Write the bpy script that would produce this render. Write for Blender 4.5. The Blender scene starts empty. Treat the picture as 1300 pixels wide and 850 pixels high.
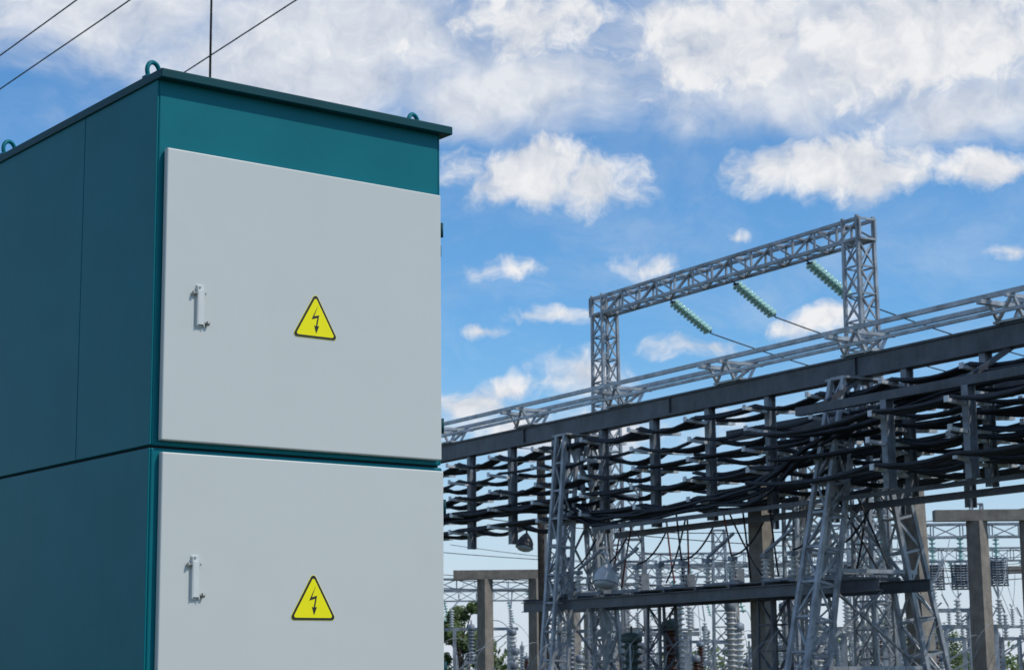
import bpy, math, random
from mathutils import Vector, Matrix
random.seed(7)
rad = math.radians
scene = bpy.context.scene
scene.view_settings.view_transform = 'Standard'
scene.view_settings.look = 'None'
scene.view_settings.exposure = 0

# ------------------------------------------------------------------ materials
def mat(name, col, rough=0.6, metal=0.0, var=0.15, scale=6.0, bump=0.0, bscale=30.0, spec=0.5, col2=None, dirt=0.0, dirtcol=(0.05,0.045,0.04)):
    m = bpy.data.materials.new(name); m.use_nodes = True
    nt = m.node_tree; b = nt.nodes['Principled BSDF']
    b.inputs['Roughness'].default_value = rough
    b.inputs['Metallic'].default_value = metal
    b.inputs['Specular IOR Level'].default_value = spec
    tc = nt.nodes.new('ShaderNodeTexCoord')
    n = nt.nodes.new('ShaderNodeTexNoise'); n.inputs['Scale'].default_value = scale
    n.inputs['Detail'].default_value = 4; n.inputs['Roughness'].default_value = 0.6
    nt.links.new(tc.outputs['Object'], n.inputs['Vector'])
    r = nt.nodes.new('ShaderNodeValToRGB')
    c2 = col2 or tuple(min(1, c*(1+var)) for c in col)
    r.color_ramp.elements[0].position = 0.32; r.color_ramp.elements[1].position = 0.68
    r.color_ramp.elements[0].color = (*[c*(1-var) for c in col], 1)
    r.color_ramp.elements[1].color = (*c2, 1)
    nt.links.new(n.outputs['Fac'], r.inputs['Fac'])
    out = r.outputs['Color']
    if dirt > 0:
        mp = nt.nodes.new('ShaderNodeMapping'); mp.inputs['Scale'].default_value = (14, 14, 1.3)
        nt.links.new(tc.outputs['Object'], mp.inputs['Vector'])
        n2 = nt.nodes.new('ShaderNodeTexNoise'); n2.inputs['Scale'].default_value = 1.0; n2.inputs['Detail'].default_value = 6
        n2.inputs['Roughness'].default_value = 0.65
        nt.links.new(mp.outputs[0], n2.inputs['Vector'])
        mr = nt.nodes.new('ShaderNodeMapRange'); mr.inputs['From Min'].default_value = 0.5; mr.inputs['From Max'].default_value = 0.8
        mr.inputs['To Max'].default_value = dirt
        nt.links.new(n2.outputs['Fac'], mr.inputs['Value'])
        mx = nt.nodes.new('ShaderNodeMixRGB'); mx.inputs['Color2'].default_value = (*dirtcol, 1)
        nt.links.new(mr.outputs[0], mx.inputs['Fac']); nt.links.new(out, mx.inputs['Color1'])
        out = mx.outputs['Color']
    nt.links.new(out, b.inputs['Base Color'])
    if bump > 0:
        n3 = nt.nodes.new('ShaderNodeTexNoise'); n3.inputs['Scale'].default_value = bscale; n3.inputs['Detail'].default_value = 3
        nt.links.new(tc.outputs['Object'], n3.inputs['Vector'])
        bp = nt.nodes.new('ShaderNodeBump'); bp.inputs['Strength'].default_value = bump; bp.inputs['Distance'].default_value = 0.02
        nt.links.new(n3.outputs['Fac'], bp.inputs['Height']); nt.links.new(bp.outputs[0], b.inputs['Normal'])
    return m

TEAL = mat('teal_paint', (0.001, 0.145, 0.178), 0.45, var=0.08, scale=2.5, bump=0.16, bscale=2.2, spec=0.16, dirt=0.12, dirtcol=(0.012,0.10,0.115))
TEALD = mat('teal_roof_paint', (0.001, 0.055, 0.068), 0.5, var=0.1, scale=5, spec=0.2)
DOOR = mat('light_grey_door_paint', (0.585, 0.60, 0.57), 0.34, var=0.02, scale=1.2, bump=0.22, bscale=2.0, spec=0.45, dirt=0.045, dirtcol=(0.42,0.42,0.385))
HND = mat('light_grey_handle_paint', (0.66, 0.67, 0.65), 0.4, var=0.03, scale=20)
GASKET = mat('rubber_gasket', (0.012, 0.014, 0.016), 0.8)
ZINC = mat('zinc_plated_steel', (0.36, 0.36, 0.34), 0.4, 0.6, var=0.15, scale=40)
BLACKM = mat('black_steel', (0.03, 0.03, 0.032), 0.5, 0.3)
YELLOW = mat('sign_yellow', (0.93, 0.84, 0.008), 0.45, var=0.02, spec=0.2)
BLACK = mat('sign_black', (0.012, 0.012, 0.012), 0.5, var=0.02)
GALV = mat('galvanised_steel', (0.30, 0.325, 0.355), 0.45, 0.2, var=0.4, scale=3.0, dirt=0.5, dirtcol=(0.12,0.11,0.105))
GALVL = mat('bright_galvanised_steel', (0.55, 0.58, 0.61), 0.45, 0.25, var=0.25, scale=4.0)
RAIL = mat('rail_galvanised_steel', (0.38, 0.41, 0.44), 0.42, 0.2, var=0.35, scale=3.0, dirt=0.4, dirtcol=(0.14,0.13,0.12))
DARKST = mat('dark_painted_girder', (0.058, 0.068, 0.085), 0.45, 0.1, var=0.4, scale=2.0, dirt=0.6, dirtcol=(0.14,0.13,0.125))
POSTST = mat('painted_hanger_steel', (0.19, 0.215, 0.25), 0.5, 0.15, var=0.35, scale=5.0)
CABLE = mat('black_cable_sheath', (0.017, 0.022, 0.031), 0.6, var=0.4, scale=5, spec=0.3)
REDC = mat('red_cable', (0.12, 0.02, 0.015), 0.6, var=0.3)
CONC = mat('weathered_concrete', (0.24, 0.215, 0.185), 0.9, var=0.25, scale=4.0, bump=0.4, bscale=25, dirt=0.5, dirtcol=(0.10,0.085,0.07))
WOOD = mat('tarred_timber', (0.085, 0.065, 0.05), 0.9, var=0.3, scale=6.0)
GLASSG = mat('green_insulator_glass', (0.40, 0.66, 0.59), 0.12, var=0.25, scale=20)
PORC = mat('white_porcelain', (0.55, 0.56, 0.55), 0.25, var=0.1)
PORCB = mat('brown_porcelain', (0.075, 0.028, 0.018), 0.2, var=0.2)
TANK = mat('grey_green_tank', (0.06, 0.10, 0.09), 0.5, var=0.2)
BARK = mat('bark', (0.06, 0.045, 0.035), 0.9, var=0.3)
LEAF = mat('foliage', (0.05, 0.095, 0.022), 0.7, var=0.5, scale=1.2, col2=(0.11, 0.17, 0.04))
LAMPG = mat('frosted_lamp_glass', (0.45, 0.48, 0.50), 0.25, var=0.1)

# ------------------------------------------------------------------ mesh builder
class MB:
    def __init__(s): s.v=[]; s.f=[]; s.mi=[]; s.sm=[]; s.cur=0
    def face(s, idx, sm=False): s.f.append(idx); s.mi.append(s.cur); s.sm.append(sm)
    def beam(s, p, q, w, h, up=(0,0,1)):
        p=Vector(p); q=Vector(q); a=(q-p)
        if a.length<1e-6: return
        a.normalize(); up=Vector(up)
        if abs(a.dot(up))>0.98: up=Vector((1,0,0)) if abs(a.x)<0.9 else Vector((0,1,0))
        sd=a.cross(up).normalized(); u=sd.cross(a).normalized()
        b=len(s.v)
        for e in (p,q):
            for i,j in ((-1,-1),(1,-1),(1,1),(-1,1)):
                s.v.append(e+sd*(w/2*i)+u*(h/2*j))
        for fc in ((0,3,2,1),(4,5,6,7),(0,1,5,4),(1,2,6,5),(2,3,7,6),(3,0,4,7)): s.face([b+k for k in fc])
    def box(s, x0,x1,y0,y1,z0,z1):
        b=len(s.v)
        for z in (z0,z1):
            for x,y in ((x0,y0),(x1,y0),(x1,y1),(x0,y1)): s.v.append(Vector((x,y,z)))
        for fc in ((0,3,2,1),(4,5,6,7),(0,1,5,4),(1,2,6,5),(2,3,7,6),(3,0,4,7)): s.face([b+k for k in fc])
    def lathe(s, p, q, prof, n=10, sm=True):
        p=Vector(p); q=Vector(q); a=(q-p); L=a.length; a.normalize()
        t=Vector((0,0,1)) if abs(a.z)<0.9 else Vector((1,0,0))
        u=a.cross(t).normalized(); w=a.cross(u)
        b=len(s.v)
        for d,r in prof:
            for k in range(n):
                an=2*math.pi*k/n
                s.v.append(p+a*(d*L)+u*(r*math.cos(an))+w*(r*math.sin(an)))
        for i in range(len(prof)-1):
            for k in range(n):
                s.face([b+i*n+k, b+i*n+(k+1)%n, b+(i+1)*n+(k+1)%n, b+(i+1)*n+k], sm)
        s.face([b+k for k in range(n)][::-1]); s.face([b+(len(prof)-1)*n+k for k in range(n)])
    def cyl(s,p,q,r,r2=None,n=10): s.lathe(p,q,[(0,r),(1,r if r2 is None else r2)],n)
    def sheds(s,p,q,rc,rs,k,n=10):
        prof=[(0,rc)]
        for i in range(k):
            a=(i+0.15)/k; prof+= [(a,rc),((i+0.45)/k,rs),((i+0.6)/k,rs*0.96),((i+0.7)/k,rc)]
        prof.append((1,rc)); s.lathe(p,q,prof,n)
    def tube(s, pts, r, n=6):
        pts=[Vector(p) for p in pts]; b=len(s.v)
        u=None
        for i,p in enumerate(pts):
            a=(pts[min(i+1,len(pts)-1)]-pts[max(i-1,0)])
            if a.length<1e-9: a=Vector((0,0,1))
            a.normalize()
            if u is None:
                t=Vector((0,0,1)) if abs(a.z)<0.9 else Vector((1,0,0)); u=a.cross(t).normalized()
            else:
                u=(u-a*u.dot(a)).normalized()
            w=a.cross(u)
            for k in range(n):
                an=2*math.pi*k/n; s.v.append(p+u*(r*math.cos(an))+w*(r*math.sin(an)))
        for i in range(len(pts)-1):
            for k in range(n):
                s.face([b+i*n+k,b+i*n+(k+1)%n,b+(i+1)*n+(k+1)%n,b+(i+1)*n+k],True)
    def lattice(s,p0,p1,w0,w1,nb,chord=0.06,diag=0.035,up=(0,1,0),horiz=True,cross=False):
        p0=Vector(p0);p1=Vector(p1);a=(p1-p0).normalized();up=Vector(up)
        u=a.cross(up).normalized(); v=a.cross(u).normalized()
        rings=[]
        for i in range(nb+1):
            t=i/nb; c=p0.lerp(p1,t); w=(w0+(w1-w0)*t)/2
            rings.append([c+u*w*x+v*w*y for x,y in ((-1,-1),(1,-1),(1,1),(-1,1))])
        for k in range(4):
            s.beam(rings[0][k],rings[-1][k],chord,chord*0.9,up=u)
            k2=(k+1)%4
            nrm=(rings[0][k]+rings[0][k2])/2-p0
            if nrm.length<1e-6: nrm=u
            for i in range(nb):
                e=(i+k)%2
                A,B=(rings[i][k],rings[i+1][k2]) if e else (rings[i][k2],rings[i+1][k])
                s.beam(A,B,diag,diag*0.5,up=nrm)
                if cross: 
                    A,B=(rings[i][k2],rings[i+1][k]) if e else (rings[i][k],rings[i+1][k2])
                    s.beam(A,B,diag,diag*0.5,up=nrm)
            if horiz:
                for i in range(0,nb+1): s.beam(rings[i][k],rings[i][k2],diag,diag,up=a)
    def build(s,name,mats,parent=None,loc=(0,0,0),rz=0,bevel=0):
        me=bpy.data.meshes.new(name); me.from_pydata([tuple(v) for v in s.v],[],s.f)
        if not isinstance(mats,(list,tuple)): mats=[mats]
        for m in mats: me.materials.append(m)
        me.polygons.foreach_set('material_index',s.mi); me.polygons.foreach_set('use_smooth',s.sm)
        me.update()
        o=bpy.data.objects.new(name,me); scene.collection.objects.link(o)
        o.location=loc; o.rotation_euler=(0,0,rz)
        if parent: o.parent=parent
        if bevel:
            b=o.modifiers.new('bevel','BEVEL'); b.width=bevel; b.segments=3; b.limit_method='ANGLE'; b.angle_limit=rad(40)
            b.harden_normals=True
        return o
def empty(name,loc=(0,0,0),rz=0):
    e=bpy.data.objects.new(name,None); scene.collection.objects.link(e); e.location=loc; e.rotation_euler=(0,0,rz); e.empty_display_size=0.3
    return e

# ------------------------------------------------------------------ camera
CH=1.55
cam=bpy.data.cameras.new('camera'); co=bpy.data.objects.new('camera',cam); scene.collection.objects.link(co)
cam.sensor_width=36; cam.lens=67.0; cam.clip_start=0.1; cam.clip_end=4000
cam.dof.use_dof=True; cam.dof.focus_distance=6.4; cam.dof.aperture_fstop=16
co.matrix_world=Matrix.Translation((0,0,CH))@Matrix.Rotation(rad(100.1),4,'X')@Matrix.Rotation(rad(-0.6),4,'Z')
scene.camera=co

# ------------------------------------------------------------------ cabinet
CAB=empty('electrical_cabinet',(-1.11,5.79,0),rad(37.9))
W=1.094; D=1.30
b=MB(); b.box(0.006,W-0.006,0.0,D-0.006,2.252,3.42); b.build('upper_body',TEAL,CAB,bevel=0.006)
b=MB(); b.box(0.003,W+0.004,-0.003,D-0.004,0.16,2.245); b.build('lower_body',TEAL,CAB,bevel=0.006)
b=MB(); b.box(0.012,W-0.012,0.012,D-0.012,2.24,2.26); b.build('tier_gap',GASKET,CAB)
for nm,x0,x1 in (('left',-0.001,0.0055),('right',W-0.0055,W+0.001)):
    b=MB(); b.box(x0,x1,0.002,0.519,2.254,3.418); b.box(x0,x1,0.5225,D-0.004,2.254,3.418)
    b.build(nm+'_side_sheet',TEAL,CAB,bevel=0.002)
b=MB(); b.box(-0.004,0.0025,0.0,1.215,0.18,2.2435); b.box(-0.004,0.0025,1.2185,D,0.18,2.2435); b.build('lower_side_sheet',TEAL,CAB,bevel=0.002)
b=MB(); b.box(-0.008,W+0.03,-0.038,D+0.03,3.412,3.442); b.build('roof_lip',TEALD,CAB,bevel=0.004)
b=MB()
bv=[(-0.004,-0.03,3.442),(W+0.026,-0.03,3.442),(W+0.026,D+0.026,3.442),(-0.004,D+0.026,3.442),(0.25,0.3,3.452),(W-0.25,0.3,3.452),(W-0.25,D-0.3,3.452),(0.25,D-0.3,3.452)]
b.v=[Vector(x) for x in bv]
for fc in ((0,1,5,4),(1,2,6,5),(2,3,7,6),(3,0,4,7),(4,5,6,7)): b.face(list(fc))
b.build('roof_sheet',TEALD,CAB)
def eye(x,y):
    b=MB(); pts=[]
    for i in range(25):
        an=-0.7+ (math.pi+1.4)*i/24
        pts.append((x+0.027*math.cos(an)*0.95,y+0.027*math.cos(an)*0.3,3.466+0.030*math.sin(an)))
    b.tube(pts,0.0075,10); b.box(x-0.03,x+0.03,y-0.018,y+0.018,3.4425,3.449)
    b.build('lifting_eye',TEAL,CAB)
for x,y in ((0.025,0.085),(1.03,0.07),(0.025,D-0.08),(1.03,D-0.08)): eye(x,y)
def door(nm,z0,z1,x0,x1,signz,hz):
    b=MB(); b.box(x0,x1,-0.028,-0.004,z0,z1); b.build(nm,DOOR,CAB,bevel=0.005)
    b=MB(); b.box(x0+0.008,x1-0.008,-0.0045,0.0005,z0+0.008,z1-0.008); b.build(nm+'_gasket',GASKET,CAB)
    if signz:
        sign(0.571,signz); handle(0.147,hz)
    b=MB()
    for hz_ in (z0+0.12,z1-0.12):
        b.cyl((x1+0.011,-0.014,hz_-0.025),(x1+0.011,-0.014,hz_+0.025),0.0065,n=12)
    b.build(nm+'_hinges',TEALD,CAB)
def rtri(side,r,y,zc,xc,n=6):
    h=side*math.sqrt(3)/2; ap=Vector((0,h*2/3)); vs=[ap,Vector((-side/2,-h/3)),Vector((side/2,-h/3))]
    pts=[]
    for i,v in enumerate(vs):
        inw=-v.normalized(); c=v+inw*(2*r); base=math.atan2(v.y,v.x)
        for k in range(n+1):
            an=base-math.pi/3+ (2*math.pi/3)*k/n
            pts.append((xc+c.x+r*math.cos(an),y,zc+c.y+r*math.sin(an)))
    return pts
def plate(pts_front,thick,name,m):
    b=MB(); n=len(pts_front)
    for p in pts_front: b.v.append(Vector(p))
    for p in pts_front: b.v.append(Vector((p[0],p[1]+thick,p[2])))
    b.face(list(range(n))); b.face([n+i for i in range(n)][::-1])
    for i in range(n): b.face([i,n+i,n+(i+1)%n,(i+1)%n])
    return b.build(name,m,CAB)
def sign(x,z):
    z-=0.022
    plate(rtri(0.178,0.011,-0.0292,z,x),0.0011,'warning_sign_plate',YELLOW)
    plate(rtri(0.174,0.010,-0.0297,z,x),0.0004,'warning_sign_black_border',BLACK)
    plate(rtri(0.149,0.006,-0.0302,z,x),0.0004,'warning_sign_yellow_field',YELLOW)
    S=0.00135
    def P(l): return [(x+a*S,-0.0307,z+c*S) for a,c in l]
    plate(P([(7,44),(-9,13),(-11,8),(5,13),(1,-8),(5,-7),(10,20),(-4,16)]),0.0004,'lightning_bolt',BLACK)
    plate(P([(-4,-6),(1,-8),(5,-7),(10,-7),(2,-26)]),0.00035,'lightning_arrow_head',BLACK)
def handle(x,z):
    b=MB()
    b.box(x-0.015,x+0.013,-0.031,-0.0282,z-0.068,z+0.068)
    b.box(x-0.014,x-0.011,-0.040,-0.0312,z-0.064,z+0.064)
    b.box(x+0.009,x+0.012,-0.040,-0.0312,z-0.066,z-0.036)
    b.box(x+0.009,x+0.012,-0.040,-0.0312,z+0.030,z+0.052)
    b.build('handle_bracket',HND,CAB,bevel=0.001)
    b=MB(); b.cyl((x-0.026,-0.036,z+0.038),(x+0.016,-0.036,z+0.040),0.0042,n=12); b.cyl((x-0.029,-0.036,z+0.038),(x-0.024,-0.036,z+0.038),0.0075,n=12)
    b.cyl((x-0.010,-0.036,z-0.052),(x+0.026,-0.036,z-0.054),0.0042,n=12); b.cyl((x+0.021,-0.036,z-0.0535),(x+0.029,-0.036,z-0.0545),0.0075,n=12)
    b.cyl((x-0.002,-0.033,z+0.060),(x-0.002,-0.0305,z+0.060),0.004,n=10)
    b.build('handle_pin',ZINC,CAB)
    b=MB(); b.box(x-0.0108,x+0.0088,-0.0405,-0.0375,z-0.060,z+0.050); b.build('handle_bar',HND,CAB,bevel=0.0012)
door('upper_door',2.267,3.190,0.024,1.079,2.708,2.695)
door('middle_door',1.452,2.231,0.028,1.086,1.800,1.852)
door('lower_door',0.30,1.416,0.028,1.086,None,None)
b=MB(); b.box(W+0.0005,W+0.006,0.02,0.05,2.98,3.03); b.box(W+0.006,W+0.02,0.02,0.026,2.985,3.025); b.build('side_catch',TEAL,CAB)
b=MB(); b.box(-0.06,W+0.06,-0.06,D+0.06,-0.05,0.16); b.build('concrete_plinth',CONC,CAB,bevel=0.01)

# ------------------------------------------------------------------ switchyard frame
O=(-1.70,47.3,0); RZ=-math.atan2(0.851,0.525)
def Y(mb,name,mats,parent=None): 
    if parent: return mb.build(name,mats,parent)
    return mb.build(name,mats,None,O,RZ)
BR=empty('overhead_cable_bridge',O,RZ)
b=MB()
S0,S1=-8.0,27.0
b.box(S0,S1,-0.14,0.14,7.16,7.20); b.box(S0,S1,-0.14,0.14,6.79,6.83); b.box(S0,S1,-0.10,0.10,6.832,7.158)
s=S0+0.5
while s<S1:
    b.box(s-0.01,s+0.01,-0.135,-0.101,6.832,7.158); s+=5.7
b.build('main_girder',DARKST,BR)
b=MB(); 
b.box(S0,S1,-0.42,-0.34,7.60,7.68); b.box(S0,S1,-0.40,-0.34,7.32,7.38); b.box(S0,S1,0.34,0.42,7.60,7.68); 
s=-0.1-7.6
while s<S1:
    for t in (-0.39,0.39):
        b.beam((s,t,7.60),(s,t*0.4,7.2),0.06,0.05)
        b.beam((s+0.55,t,7.60),(s-0.05,t*0.4,7.2),0.05,0.05)
        b.beam((s+0.55,t,7.60),(s+0.55,t*0.4,7.2),0.05,0.05)
    b.beam((s,-0.6,7.53),(s,0.6,7.53),0.12,0.07); b.beam((s+0.55,-0.55,7.56),(s+0.55,0.55,7.56),0.06,0.06)
    b.box(s-0.1,s+0.75,-0.2,0.2,7.202,7.24)
    s+=3.8
b.build('top_rails',RAIL,BR)
def rack(parent,t0,ztop,s_from,s_to,levels,arm,nc,seed,post_h,zstep=0.40,spacing=1.9,off=1.3):
    R=random.Random(seed)
    ps=[]; k=math.ceil((s_from-off)/spacing)
    while off+spacing*k<=s_to: ps.append(off+spacing*k); k+=1
    b=MB(); a=MB()
    for p in ps:
        b.box(p-0.07,p+0.07,t0-0.09,t0-0.078,ztop-post_h,ztop); b.box(p-0.07,p+0.07,t0+0.078,t0+0.09,ztop-post_h,ztop)
        b.box(p-0.006,p+0.006,t0-0.078,t0+0.078,ztop-post_h,ztop)
        for l in range(levels):
            z=ztop-0.30-zstep*l
            e=R.uniform(0.0,0.16)
            a.beam((p,t0-0.092,z),(p+R.uniform(-.02,.02),t0-arm-e,z+0.03),0.08,0.06)
            a.beam((p,t0+0.092,z),(p,t0+arm+e,z+0.03),0.08,0.06)
            a.box(p-0.05,p+0.05,t0-arm-e-0.02,t0-arm-e,z+0.0,z+0.10)
    b.build('hanger_posts',POSTST,parent); a.build('support_arms',GALVL,parent)
    c=MB()
    for l in range(levels):
        for side in (-1,1):
            lv=R.uniform(0.03,0.12)
            st=[s_from-spacing]+ps+[s_to+spacing]
            spansag=[max(0.015,lv+R.uniform(-0.04,0.09)) for _ in st]
            for n in range(nc):
                if R.random()<0.12: continue
                t=t0+side*(0.20+0.075*n+R.uniform(-.01,.01)); r=R.uniform(0.028,0.046)
                pts=[]
                for i in range(len(st)-1):
                    x0,x1=st[i],st[i+1]; sag=spansag[i]+R.uniform(-0.015,0.035); dt=R.uniform(-.03,.03)
                    for q in range(6):
                        f=q/6; h=4*f*(1-f)
                        pts.append((x0+(x1-x0)*f,t+dt*h,ztop-0.30-zstep*l+0.05+r-sag*h))
                c.tube(pts,r,6)
    c.build('cable_bundles',CABLE,parent)
rack(BR,0.0,6.79,-7,26,5,0.52,4,3,2.25)
b=MB(); b.box(7.4,S1,-0.05,0.05,4.40,4.52); b.box(7.4,S1,-0.62,-0.56,4.54,4.62); b.build('bottom_rail',DARKST,BR)
b=MB(); R=random.Random(14)
for i in range(8):
    t=-0.62-0.05*(i%4); z=6.35-0.07*(i//2)
    pts=[(27,t,z),(22.5,t,z-0.12),(19,t,z-0.02),(16.5,t,z-0.25),(14.6,t,z-0.75),(13.2,t,z-1.2-0.03*i),(11.5,t+0.1,z-1.42),(9.0,t+.2,z-1.50),(7.2,t+.3,z-1.46),(6.2,t+.45,z-1.15),(5.2,t+.5,z-.95),(1,t+.45,z-0.93),(-6,t+.45,z-0.92)]
    P=[Vector(p) for p in pts]; sm=[]
    for k in range(len(P)-1):
        a=P[max(k-1,0)];p=P[k];q=P[k+1];d=P[min(k+2,len(P)-1)]
        for j in range(6):
            u=j/6; sm.append(0.5*((2*p)+(q-a)*u+(2*a-5*p+4*q-d)*u*u+(3*p-a-3*q+d)*u**3)+Vector((0,0,0.02*math.sin(3*k+j+i))))
    b.tube(sm,0.034,6)
b.build('stepped_cable_bundle',CABLE,BR)

B2=empty('cable_rack',O,RZ)
rack(B2,2.3,6.5,9.5,26,4,0.48,3,11,2.0,off=0.4)
b=MB(); b.box(8.5,27,2.2,2.4,6.5,6.72); b.build('rack_girder',DARKST,B2)
B3=empty('cable_rack',O,RZ)
rack(B3,-1.25,6.05,15.8,26,3,0.35,3,21,1.5,off=0.2,zstep=0.45)
b=MB(); b.box(15,27,-1.32,-1.18,6.05,6.2)
for s in (15.4,19,22.6,26): b.beam((s,-1.25,6.1),(s,0,6.8),0.08,0.08)
b.build('rack_girder',DARKST,B3)

def trestle(s,top,splay,wt,wb):
    b=MB()
    for sg in (-1,1):
        b.lattice((s,sg*splay,0),(s,sg*0.30,top),wb,wt,11,0.085,0.042,up=(1,0,0),cross=False)
    for z in (1.6,3.3,5.0):
        f=1-z/top; t=0.3+(splay-0.3)*f
        b.beam((s-0.2,-t,z),(s-0.2,t,z),0.07,0.07); b.beam((s+0.2,-t,z),(s+0.2,t,z),0.07,0.07)
    for z0,z1 in ((0.1,1.6),(1.6,3.3),(3.3,5.0)):
        t0=0.3+(splay-0.3)*(1-z0/top); t1=0.3+(splay-0.3)*(1-z1/top)
        b.beam((s-0.2,-t0,z0),(s-0.2,t1,z1),0.06,0.03); b.beam((s-0.2,t0,z0),(s-0.2,-t1,z1),0.06,0.03)
    b.box(s-0.3,s+0.3,-0.5,0.5,top,top+0.04)
    Y(b,'steel_trestle',GALV)
trestle(6.0,6.74,0.85,0.32,0.45); trestle(15.2,6.74,1.75,0.34,0.55); trestle(-3.5,6.74,1.0,0.3,0.42); trestle(24.0,6.74,1.75,0.32,0.5)
b=MB()
for s in (10.6,18.5,25.5): b.lattice((s,2.3,0),(s,2.3,6.5),0.45,0.3,12,0.07,0.035,up=(1,0,0))
Y(b,'rack_support_mast',GALV)

def gantry(t,sL,sR,zc,strings=()):
    b=MB()
    for s_ in (sL,sR):
        b.lattice((s_,t,0),(s_,t,zc-0.22),0.60,0.46,18,0.075,0.036,up=(1,0,0),cross=True,horiz=True)
        b.box(s_-0.27,s_+0.27,t-0.27,t+0.27,zc-0.24,zc-0.19)
    b.lattice((sL-0.35,t,zc),(sR+0.3,t,zc),0.44,0.44,14,0.075,0.045,up=(0,0,1),cross=False)
    for s_ in (sL,sR):
        for dx in (-.23,.23):
            b.beam((s_+dx,t-0.23,zc-0.2),(s_+dx,t-0.23,zc+0.30),0.07,0.06)
            b.beam((s_+dx,t+0.23,zc-0.2),(s_+dx,t+0.23,zc+0.30),0.07,0.06)
    Y(b,'lattice_gantry',GALV)
gantry(4.45,0.65,10.5,11.02); gantry(27.0,0.65,10.5,9.6)
def catenary(p,q,sag,n=24):
    p=Vector(p);q=Vector(q); return [p.lerp(q,i/n)-Vector((0,0,sag*4*(i/n)*(1-i/n))) for i in range(n+1)]
for s_ in (3.25,5.8,8.5):
    b=MB(); p0=Vector((s_,4.62,10.80)); e=Vector((s_,5.95,10.02)); d=(e-p0)
    b.cur=1; b.cyl(p0,p0+d*0.1,0.02); b.cyl(e-d*0.06,e,0.02)
    for sd in (-0.05,0.05):
        off=Vector((sd,0,0)); b.cur=0
        b.sheds(p0+d*0.1+off,e-d*0.06+off,0.022,0.115,11,12)
    b.cur=1; b.beam(p0+d*0.1-Vector((.1,0,0)),p0+d*0.1+Vector((.1,0,0)),0.04,0.03); b.beam(e-d*0.06-Vector((.1,0,0)),e-d*0.06+Vector((.1,0,0)),0.04,0.03)
    Y(b,'insulator_string',[GLASSG,BLACKM])
    b=MB(); b.tube(catenary(e,(s_,27,9.2),0.9),0.016,6); Y(b,'overhead_wire',BLACKM)

b=MB()
for t in (-0.6,0.6):
    b.box(4.6,16.2,t-0.07,t+0.07,3.12,3.14); b.box(4.6,16.2,t-0.07,t+0.07,2.92,2.94); b.box(4.6,16.2,t-0.012,t+0.012,2.94,3.12)
s=4.8
while s<16: b.box(s-0.04,s+0.04,-0.72,0.72,3.142,3.20); s+=1.05
b.box(9,13.5,-0.55,0.55,3.202,3.225)
for s in (9.0,12.6): b.lattice((s,0,0),(s,0,2.92),0.5,0.4,6,0.05,0.03,up=(1,0,0))
Y(b,'equipment_platform',DARKST)
R=random.Random(5)
for s in (5.6,6.8,8.2,9.8,11.4,13.2,14.4):
    b=MB(); b.cur=1; b.box(s-0.5,s+0.5,-0.36,-0.28,3.203,3.28)
    for q in (-0.4,0.4):
        b.cur=0; b.sheds((s+q,-0.32,3.28),(s+q,-0.32,3.68),0.04,0.09,5)
        b.cur=1; b.box(s+q-0.07,s+q+0.07,-0.39,-0.25,3.68,3.76)
    b.beam((s-0.4,-0.32,3.78),(s+0.45,-0.32,3.78+R.uniform(0,0.45)),0.05,0.05)
    b.box(s-0.13,s+0.10,0.0,0.2,3.225,3.225+R.uniform(0.2,0.4))
    b.cur=2; b.tube(catenary((s+0.4,-0.32,3.78),(s+0.9,0.1,4.45),0.15,10),0.02,5)
    Y(b,'disconnector_switch',[PORC,POSTST,CABLE])
b=MB()
for i in range(14):
    s=R.uniform(7,15.5); ds=R.uniform(-0.9,0.9)
    b.cur=1 if i%3==0 else 0
    b.tube(catenary((s,R.uniform(-.4,.4),4.7),(s+ds,R.uniform(-.4,.4),3.35),R.uniform(-0.05,0.15),12),0.02,5)
Y(b,'cable_drops',[CABLE,REDC])

def prism(b,x,y,z0,z1,w0,w1,lean=0):
    b.lathe((x,y,z0),(x+lean,y,z1),[(0,w0/1.414),(1,w1/1.414)],4,False)
def concrete_post(x,y,h,w,lean=0):
    b=MB(); prism(b,x,y,-0.1,h,w*1.1,w,lean); b.build('concrete_post',CONC)
concrete_post(4.9,38,5.3,0.34); concrete_post(8.45,40,5.35,0.38,-0.1)
def portal(x0,x1,xa,xb,y,z,w,dy=0):
    b=MB(); prism(b,x0,y,-0.1,z,w*1.1,w); prism(b,x1,y+dy,-0.1,z,w*1.1,w)
    b.beam((xa,y,z+0.13),(xb,y+dy,z+0.13),w*0.9,0.26); b.build('concrete_portal',CONC)
portal(10.9,12.15,9.9,14.0,45,5.0,0.36); portal(-0.85,0.62,-1.75,0.75,55,4.25,0.32)
portal(19,25,18,26,70,5.0,0.36)
b=MB(); b.cyl((0.76,50,0),(0.72,50,7.3),0.15,0.11,12); b.build('utility_pole',WOOD)
def floodlight(x,y,z,bx,by,r,mb_mat):
    b=MB(); b.cur=0
    prof=[(0,0.05),(0.12,0.10),(0.3,r*0.75),(0.55,r),(0.75,r),(0.8,r*1.08),(0.84,r*1.08)]
    b.lathe((x,y,z+r),(x-0.08,y-0.12,z-r),prof,16); b.cur=1
    b.lathe((x-0.064,y-0.096,z-r*0.66),(x-0.08,y-0.12,z-r*1.1),[(0,r),(0.6,r*0.8),(1,r*0.3)],16); b.cur=0
    b.tube([(x,y,z+r),(x,y,z+r+0.15),(x+(bx-x)*0.3,y+(by-y)*0.3,z+r+0.24),(bx,by,z+r+0.26)],0.025,8)
    b.build('floodlight',[mb_mat,LAMPG])
floodlight(0.33,49.9,4.95,0.68,50,0.22,BLACKM)
floodlight(1.98,40.6,3.6,1.75,41.3,0.26,LAMPG)
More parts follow.
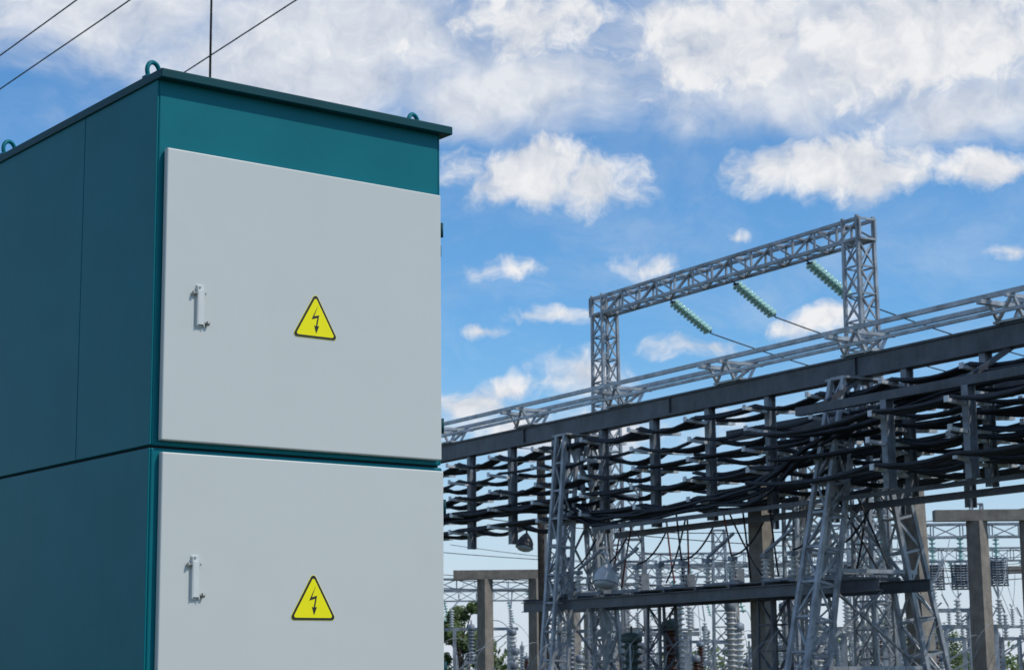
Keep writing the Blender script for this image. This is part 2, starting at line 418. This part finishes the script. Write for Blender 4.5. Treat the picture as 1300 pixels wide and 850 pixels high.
b=MB(); b.cur=1; b.cyl((-4.12,25.2,0),(-4.12,25.2,8.2),0.16,0.10,12); b.cur=0; b.cyl((-4.12,25.2,8.0),(-4.12,25.2,17),0.018,0.010,8)
b.build('lightning_mast',[BLACKM,CONC])
for x0,y0,dx,dy in ((-10.5,37.8,3.7,-5.1),(-6.41,36.65,2.61,-3.91),(-9.96,35.7,2.24,-3.1)):
    L=math.hypot(dx,dy); dx/=L; dy/=L
    b=MB(); b.tube([(x0+dx*k,y0+dy*k,12+CH+0.0006*(k)**2) for k in range(-70,60,5)],0.014,6); b.build('overhead_wire',BLACKM)
def wire(p,q,sag,r=0.014):
    b=MB(); b.tube(catenary(p,q,sag,30),r,5); b.build('overhead_wire',BLACKM)
wire((-14,60,10.2),(11,63,8.6),0.5)
wire((-8,70,6.6),(30,74,6.9),1.3); wire((-8,71,5.8),(30,75,6.0),1.2); wire((-8,66,5.2),(26,60,5.4),0.9)
wire((-2,58,6.4),(16,52,6.2),0.8); wire((-3,90,7.6),(34,88,7.6),1.5)
wire((-6,62,4.6),(22,60,4.9),0.7); wire((3,56,5.6),(22,50,5.0),0.5); wire((3,57,5.2),(22,51,4.6),0.6)

def pedestal_insulator(x,y,z0,z1,r,m,name,n=11,cap=POSTST):
    b=MB(); b.cur=1
    for a in (-1,1):
        b.beam((x+a*0.18,y,0),(x+a*0.14,y,z0-0.1),0.07,0.07)
    b.beam((x-0.18,y,0.2),(x+0.16,y,z0-0.2),0.04,0.02); b.box(x-0.25,x+0.25,y-0.2,y+0.2,z0-0.1,z0)
    b.cur=0; b.sheds((x,y,z0),(x,y,z1),r*0.55,r,n,12); b.cur=2
    b.lathe((x,y,z1),(x,y,z1+0.22),[(0,r*0.8),(0.2,r*0.95),(0.8,r*0.9),(1,r*0.4)],12); b.cyl((x,y,z1+0.2),(x,y,z1+0.36),0.025)
    b.build(name,[m,GALV,cap])
pedestal_insulator(3.55,42,1.5,3.0,0.16,PORC,'current_transformer',13)
pedestal_insulator(3.30,41,1.0,2.45,0.2,PORCB,'voltage_transformer',10,TANK)
pedestal_insulator(4.75,42.5,1.4,2.9,0.14,PORC,'current_transformer',13)
pedestal_insulator(5.75,41,1.4,2.8,0.14,PORC,'current_transformer',13)
pedestal_insulator(2.5,41.5,1.1,2.2,0.25,TANK,'voltage_transformer',7,TANK)
pedestal_insulator(6.9,44,1.3,2.5,0.13,PORC,'current_transformer',11)
R=random.Random(33)
for i in range(90):
    y=R.uniform(50,105); r_=R.uniform(-0.035,0.275); x=r_*y
    z1=1.55+R.uniform(0.2,1.9)*(y/80)
    pedestal_insulator(x,y,max(0.8,z1-R.uniform(0.9,1.5)),z1,R.uniform(0.10,0.18),R.choice([PORC,PORC,PORC,PORCB,POSTST]),'post_insulator',9)
for i in range(16):
    y=R.uniform(52,88); x=R.uniform(-0.03,0.26)*y; z=R.uniform(2.3,3.4)
    b=MB(); 
    for dx in (-1.1,1.1):
        b.beam((x+dx,y,0),(x+dx,y,z),0.14,0.14)
    b.beam((x-1.5,y,z+0.06),(x+1.5,y,z+0.06),0.12,0.12); b.beam((x-1.1,y,z*0.5),(x+1.1,y,z-0.1),0.05,0.05)
    for dx in (-1.2,0,1.2):
        b.cur=1; b.sheds((x+dx,y-.2,z+0.12),(x+dx,y-.2,z+0.85),0.05,0.11,7,8); b.cur=0
        b.beam((x+dx,y-0.2,z+0.88),(x+dx+R.uniform(-0.4,0.4),y-0.2,z+0.9+R.uniform(0.1,0.9)),0.05,0.05)
        b.tube(catenary((x+dx,y-.2,z+0.9),(x+dx+R.uniform(-1,1),y+1,z+2.4),0.3,8),0.014,4)
    b.build('disconnector_switch',[GALV,PORC])
def wave_trap(x,y,z):
    b=MB()
    for k in range(9): b.lathe((x,y,z+0.08*k),(x,y,z+0.08*k+0.05),[(0,0.30),(1,0.30)],14)
    for k in range(10):
        an=2*math.pi*k/10; b.beam((x+0.32*math.cos(an),y+0.32*math.sin(an),z-0.05),(x+0.32*math.cos(an),y+0.32*math.sin(an),z+0.76),0.03,0.03)
    b.beam((x-0.34,y,z+0.78),(x+0.34,y,z+0.78),0.06,0.05); b.beam((x-0.34,y,z-0.06),(x+0.34,y,z-0.06),0.06,0.05)
    b.cur=1; b.sheds((x,y,z+0.8),(x,y,z+1.55),0.03,0.11,6); b.build('wave_trap',[POSTST,GLASSG])
for x,z in ((13.1,4.1),(13.98,4.1),(15.1,4.2),(10.6,4.1),(11.5,4.1)): wave_trap(x,60,z)
def far_gantry(x0,x1,y,z,w=0.5,conc=False,dy=0):
    b=MB(); b.lattice((x0-0.5,y,z),(x1+0.5,y+dy,z),w,w,int(max(4,(x1-x0)/0.8)),0.06,0.035,up=(0,0,1)); 
    for x,yy in ((x0,y),(x1,y+dy)):
        if conc: b.cur=1; prism(b,x,yy,0,z,0.4,0.34); b.cur=0
        else: b.lattice((x,yy,0),(x,yy,z),0.7,0.45,9,0.06,0.035,up=(0,1,0))
    n=int((x1-x0)/1.6)
    for k in range(1,n):
        f=k/n; x=x0+(x1-x0)*f; yy=y+dy*f
        b.cur=2; b.sheds((x,yy,z-0.3),(x+0.25,yy-0.1,z-1.4),0.03,0.12,8,8); b.cur=0
        b.tube(catenary((x+0.25,yy-0.1,z-1.4),(x+R.uniform(-1,1.5),yy-1,2.8),-0.3,8),0.015,4)
    b.build('lattice_gantry',[GALV,CONC,GLASSG])
far_gantry(9,20,60,5.85,0.4); far_gantry(3.2,9.4,64,4.9,0.4,True); far_gantry(-4.6,2.2,72,4.9,0.4,True)
far_gantry(6,16,84,6.4,0.6); far_gantry(14,26,92,7.0,0.6); far_gantry(4,12,105,6.0,0.6,True); far_gantry(-7,3,100,5.6,0.5,True)
for x,y,h,w_ in ((2.6,62,6.6,.35),(6.2,58,5.8,.35),(12.4,70,7.4,.35),(16,66,7.2,.35),(5.75,36.5,5.6,.42),(8.0,42.5,6.0,.42),(2.78,45,6.2,.42),(0.95,44.5,5.4,.4)):
    b=MB(); b.lattice((x,y,0),(x,y,h),w_*1.5,w_,12,0.06,0.034,up=(0,1,0)); b.build('lattice_mast',GALV)

b=MB(); f0=Vector((-12,46,0)); f1=Vector((16,25.5,0)); L=(f1-f0).length; fd=(f1-f0)/L; fn=Vector((fd.y,-fd.x,0))
npan=int(L/2.5)
for i in range(npan):
    a=f0+fd*(i*2.5+0.08); c=f0+fd*((i+1)*2.5-0.08)
    b.beam(a+Vector((0,0,0.62)),c+Vector((0,0,0.62)),0.07,1.28)
    p=f0+fd*(i*2.5); b.beam(p,p+Vector((0,0,1.42)),0.15,0.15,up=fd)
b.cur=1
for i in range(npan):
    p=f0+fd*(i*2.5); b.beam(p+Vector((0,0,1.42)),p+Vector((0,0,2.1)),0.03,0.03)
RR=random.Random(4); pts=[]; n=int(L/0.42*20)
rr=0.36
for i in range(n):
    if i%20==0: rr=RR.uniform(0.22,0.50); jz=RR.uniform(-.1,.1); jx=RR.uniform(-.15,.15)
    an=2*math.pi*i/20
    pts.append(f0+fd*(L*i/n+0.2*math.sin(an)+jx*math.sin(an/2))+fn*(rr*math.cos(an))+Vector((0,0,1.82+jz+rr*math.sin(an))))
b.tube(pts,0.0055,4)
b.build('concrete_fence',[CONC,GALV])

# ------------------------------------------------------------------ trees
def leafquad(b,c,sz,R):
    u=Vector((R.gauss(0,1),R.gauss(0,1),R.gauss(0,1))).normalized(); w=u.orthogonal().normalized()
    i=len(b.v); b.v += [c-u*sz,c+w*sz*0.6,c+u*sz,c-w*sz*0.6]; b.face([i,i+1,i+2,i+3])
def tree(x,y,h,cr,seed,n=3500,leaf=0.09,base=0.3):
    R=random.Random(seed); b=MB(); b.cur=0
    b.lathe((x,y,0),(x+R.uniform(-.2,.2),y,h*0.75),[(0,h*0.03),(0.5,h*0.02),(1,h*0.008)],8)
    cl=[]
    for i in range(16):
        z=h*R.uniform(base,0.95); rr=cr*math.sin(min(1,(1-(z/h-base)/(1-base))*0.9+0.25)*math.pi/2)*R.uniform(0.3,0.9); an=R.uniform(0,6.28)
        e=Vector((x+rr*math.cos(an),y+rr*math.sin(an),z)); cl.append((e,R.uniform(0.22,0.42)*cr))
        b.tube([(x,y,z*0.7),((x+e.x)/2,(y+e.y)/2,z*0.82),tuple(e)],h*0.006,5)
    b.cur=1
    for i in range(n):
        c,r=R.choice(cl); d=Vector((R.gauss(0,1),R.gauss(0,1),R.gauss(0,0.8))); d=d.normalized()*r*(R.random()**0.4)*1.1
        leafquad(b,c+d,leaf*R.uniform(0.6,1.4),R)
    b.build('tree',[BARK,LEAF])
tree(-2.35,85,4.9,1.1,1,3600); tree(-1.6,90,3.6,0.9,2,2200); tree(20,105,4.3,2.0,3); tree(23.2,108,4.6,2.0,4); tree(18,112,3.8,1.8,5)
b=MB(); R=random.Random(9)
b.cur=0
for i in range(230):
    x=R.uniform(-90,120); y=R.uniform(150,175); hh=R.uniform(1.6,4.3); rr=R.uniform(1.2,2.6)
    b.cyl((x,y,0),(x,y,hh*0.7),0.12,0.05,5)
    b.cur=1
    for k in range(70):
        d=Vector((R.gauss(0,1),R.gauss(0,1),R.gauss(0,1))).normalized()*(R.random()**0.35)
        leafquad(b,Vector((x+d.x*rr,y+d.y*rr,hh*0.62+d.z*hh*0.5)),R.uniform(0.2,0.4),R)
    b.cur=0
b.build('distant_tree_line',[BARK,LEAF])

b=MB(); b.v=[Vector((-1500,-1500,0)),Vector((1500,-1500,0)),Vector((1500,1500,0)),Vector((-1500,1500,0))]; b.face([0,1,2,3])
GR=mat('gravel_and_grass',(0.14,0.13,0.11),0.95,var=0.3,scale=0.35,bump=0.6,bscale=18,col2=(0.07,0.10,0.035)); b.build('ground',GR)

# ------------------------------------------------------------------ light
sd=Vector((0.93,-0.36,0)).normalized(); EL=rad(50)
sunv=Vector((sd.x*math.cos(EL),sd.y*math.cos(EL),math.sin(EL)))
sl=bpy.data.lights.new('sun','SUN'); sl.energy=2.6; sl.angle=rad(0.6); sl.color=(1,0.94,0.84)
so=bpy.data.objects.new('sun',sl); scene.collection.objects.link(so); so.rotation_euler=sunv.to_track_quat('Z','Y').to_euler()

w=bpy.data.worlds.new('World'); scene.world=w; w.use_nodes=True; nt=w.node_tree; N=nt.nodes; Lk=nt.links
bg=N['Background']; bg.inputs['Strength'].default_value=0.1
sky=N.new('ShaderNodeTexSky'); sky.sky_type='NISHITA'; sky.sun_disc=False; sky.sun_elevation=EL; sky.sun_rotation=math.atan2(sd.x,sd.y)
sky.dust_density=0.6; sky.ozone_density=2.0
def M(op,a,b_=None,c=None,clamp=False):
    n=N.new('ShaderNodeMath'); n.operation=op; n.use_clamp=clamp
    for i,v in enumerate((a,b_,c)):
        if v is None: continue
        if isinstance(v,(int,float)): n.inputs[i].default_value=v
        else: Lk.new(v,n.inputs[i])
    return n.outputs[0]
def VM(op,a,b_):
    n=N.new('ShaderNodeVectorMath'); n.operation=op
    for i,v in enumerate((a,b_)):
        if isinstance(v,tuple): n.inputs[i].default_value=v
        else: Lk.new(v,n.inputs[i])
    return n
def smooth(x,a,b_):
    n=N.new('ShaderNodeMapRange'); n.interpolation_type='SMOOTHSTEP'; Lk.new(x,n.inputs['Value'])
    n.inputs['From Min'].default_value=a; n.inputs['From Max'].default_value=b_; return n.outputs[0]
tc=N.new('ShaderNodeTexCoord'); sep=N.new('ShaderNodeSeparateXYZ'); Lk.new(tc.outputs['Generated'],sep.inputs[0])
az=M('ARCTAN2',sep.outputs[0],sep.outputs[1]); el=M('ARCSINE',sep.outputs[2])
cmb=N.new('ShaderNodeCombineXYZ'); Lk.new(az,cmb.inputs[0]); Lk.new(el,cmb.inputs[1]); P=cmb.outputs[0]
def noise(vec,scale,detail=8,rough=0.6,stretch=(1,1,1),off=(0,0,0),dist=0.0):
    mp=N.new('ShaderNodeMapping'); mp.inputs['Scale'].default_value=stretch; mp.inputs['Location'].default_value=off; Lk.new(vec,mp.inputs[0])
    n=N.new('ShaderNodeTexNoise'); n.inputs['Scale'].default_value=scale; n.inputs['Detail'].default_value=detail; n.inputs['Roughness'].default_value=rough
    n.inputs['Distortion'].default_value=dist
    Lk.new(mp.outputs[0],n.inputs['Vector']); return n
wn=noise(P,20,3,0.6); wv=VM('SUBTRACT',wn.outputs['Color'],(0.5,0.5,0.5)); ws=VM('MULTIPLY',wv.outputs[0],(0.045,0.024,0))
PW=VM('ADD',P,ws.outputs[0]).outputs[0]
# cloud centres and radii in degrees of azimuth / elevation
def ell(list_):
    acc=None
    for a0,e0,ra,re,a in list_:
        d=VM('SUBTRACT',PW,(rad(a0),rad(e0),0)); d=VM('MULTIPLY',d.outputs[0],(1/rad(ra),1/rad(re),0))
        ln=N.new('ShaderNodeVectorMath'); ln.operation='LENGTH'; Lk.new(d.outputs[0],ln.inputs[0])
        v=M('MULTIPLY',M('SUBTRACT',1.0,ln.outputs['Value'],clamp=True),a)
        acc=v if acc is None else M('MAXIMUM',acc,v)
    return acc
def D(l): return [((px-650)*0.02368,(850-py)*0.02368,rx*0.02368,ry*0.02368,a) for px,py,rx,ry,a in l]
cum=ell(D([(675,218,155,62,1.2),(765,235,90,54,1.15),(1075,222,170,62,1.2),(1120,240,110,34,1.1),(1265,240,120,36,1.1),
 (1180,80,360,135,1.15),(940,60,280,120,1.05),(680,30,240,100,.85),(450,60,200,100,.6),
 (640,348,85,26,.58),(820,338,80,26,.60),(618,420,50,16,.72),(640,487,85,28,.85),(745,470,95,36,.9),(680,405,85,16,.62),(595,505,95,40,.9),
 (1035,418,90,30,.85),(950,302,30,12,.6),(880,440,90,22,.6),(740,550,280,50,.85),(1290,345,50,18,.6)]))
f1=noise(PW,30,7,0.64); f2=noise(VM('ADD',PW,(-0.005,-0.013,0)).outputs[0],30,4,0.60)
fb=M('SUBTRACT',f1.outputs['Fac'],0.5)
dens=M('ADD',cum,M('MULTIPLY',fb,1.9))
dc=smooth(dens,0.10,0.76)
dc=M('MULTIPLY',dc,smooth(cum,0.0,0.2))
wmask=ell(D([(430,60,420,170,1.1),(100,10,380,130,1.1),(640,120,300,90,1.0),(1050,70,420,160,1.1),(1250,150,220,100,.9)]))
wn2=noise(PW,9,6,0.66,stretch=(1,2.0,1),off=(3.1,1.2,0),dist=0.35)
wd=smooth(M('ADD',M('MULTIPLY',wmask,0.65),wn2.outputs['Fac']),0.50,1.05)
wd=M('MULTIPLY',M('MULTIPLY',wd,smooth(wmask,0.0,0.35)),0.88)
gn=noise(tc.outputs['Generated'],4.5,5,0.6,stretch=(1,1,2.2))
far=smooth(M('ABSOLUTE',az),0.33,0.6)
gd=M('MULTIPLY',smooth(gn.outputs['Fac'],0.48,0.62),M('MULTIPLY',far,0.8))
veil=M('MULTIPLY',smooth(wn2.outputs['Fac'],0.40,0.85),0.30)
allc=M('MAXIMUM',M('MAXIMUM',M('MAXIMUM',dc,wd),gd),veil)
lit=M('SUBTRACT',f1.outputs['Fac'],f2.outputs['Fac'])
litv=M('ADD',M('MULTIPLY',lit,2.2),0.68,clamp=True)
cm=N.new('ShaderNodeMixRGB'); cm.inputs['Color1'].default_value=(4.9,5.5,6.6,1); cm.inputs['Color2'].default_value=(8.6,8.7,8.9,1); Lk.new(litv,cm.inputs['Fac'])
tint=N.new('ShaderNodeMixRGB'); tint.blend_type='MULTIPLY'; tint.inputs['Fac'].default_value=1; tint.inputs['Color2'].default_value=(0.66,1.14,1.48,1)
Lk.new(sky.outputs[0],tint.inputs['Color1'])
hz=N.new('ShaderNodeMixRGB'); hz.inputs['Color2'].default_value=(6.9,7.5,8.5,1); Lk.new(tint.outputs[0],hz.inputs['Color1'])
hzf=M('MULTIPLY',M('SUBTRACT',1.0,smooth(el,-0.01,0.18)),0.92); Lk.new(hzf,hz.inputs['Fac'])
fm=N.new('ShaderNodeMixRGB'); Lk.new(allc,fm.inputs['Fac']); Lk.new(hz.outputs[0],fm.inputs['Color1']); Lk.new(cm.outputs[0],fm.inputs['Color2'])
Lk.new(fm.outputs[0],bg.inputs['Color'])
w.cycles.sampling_method='MANUAL'; w.cycles.sample_map_resolution=512
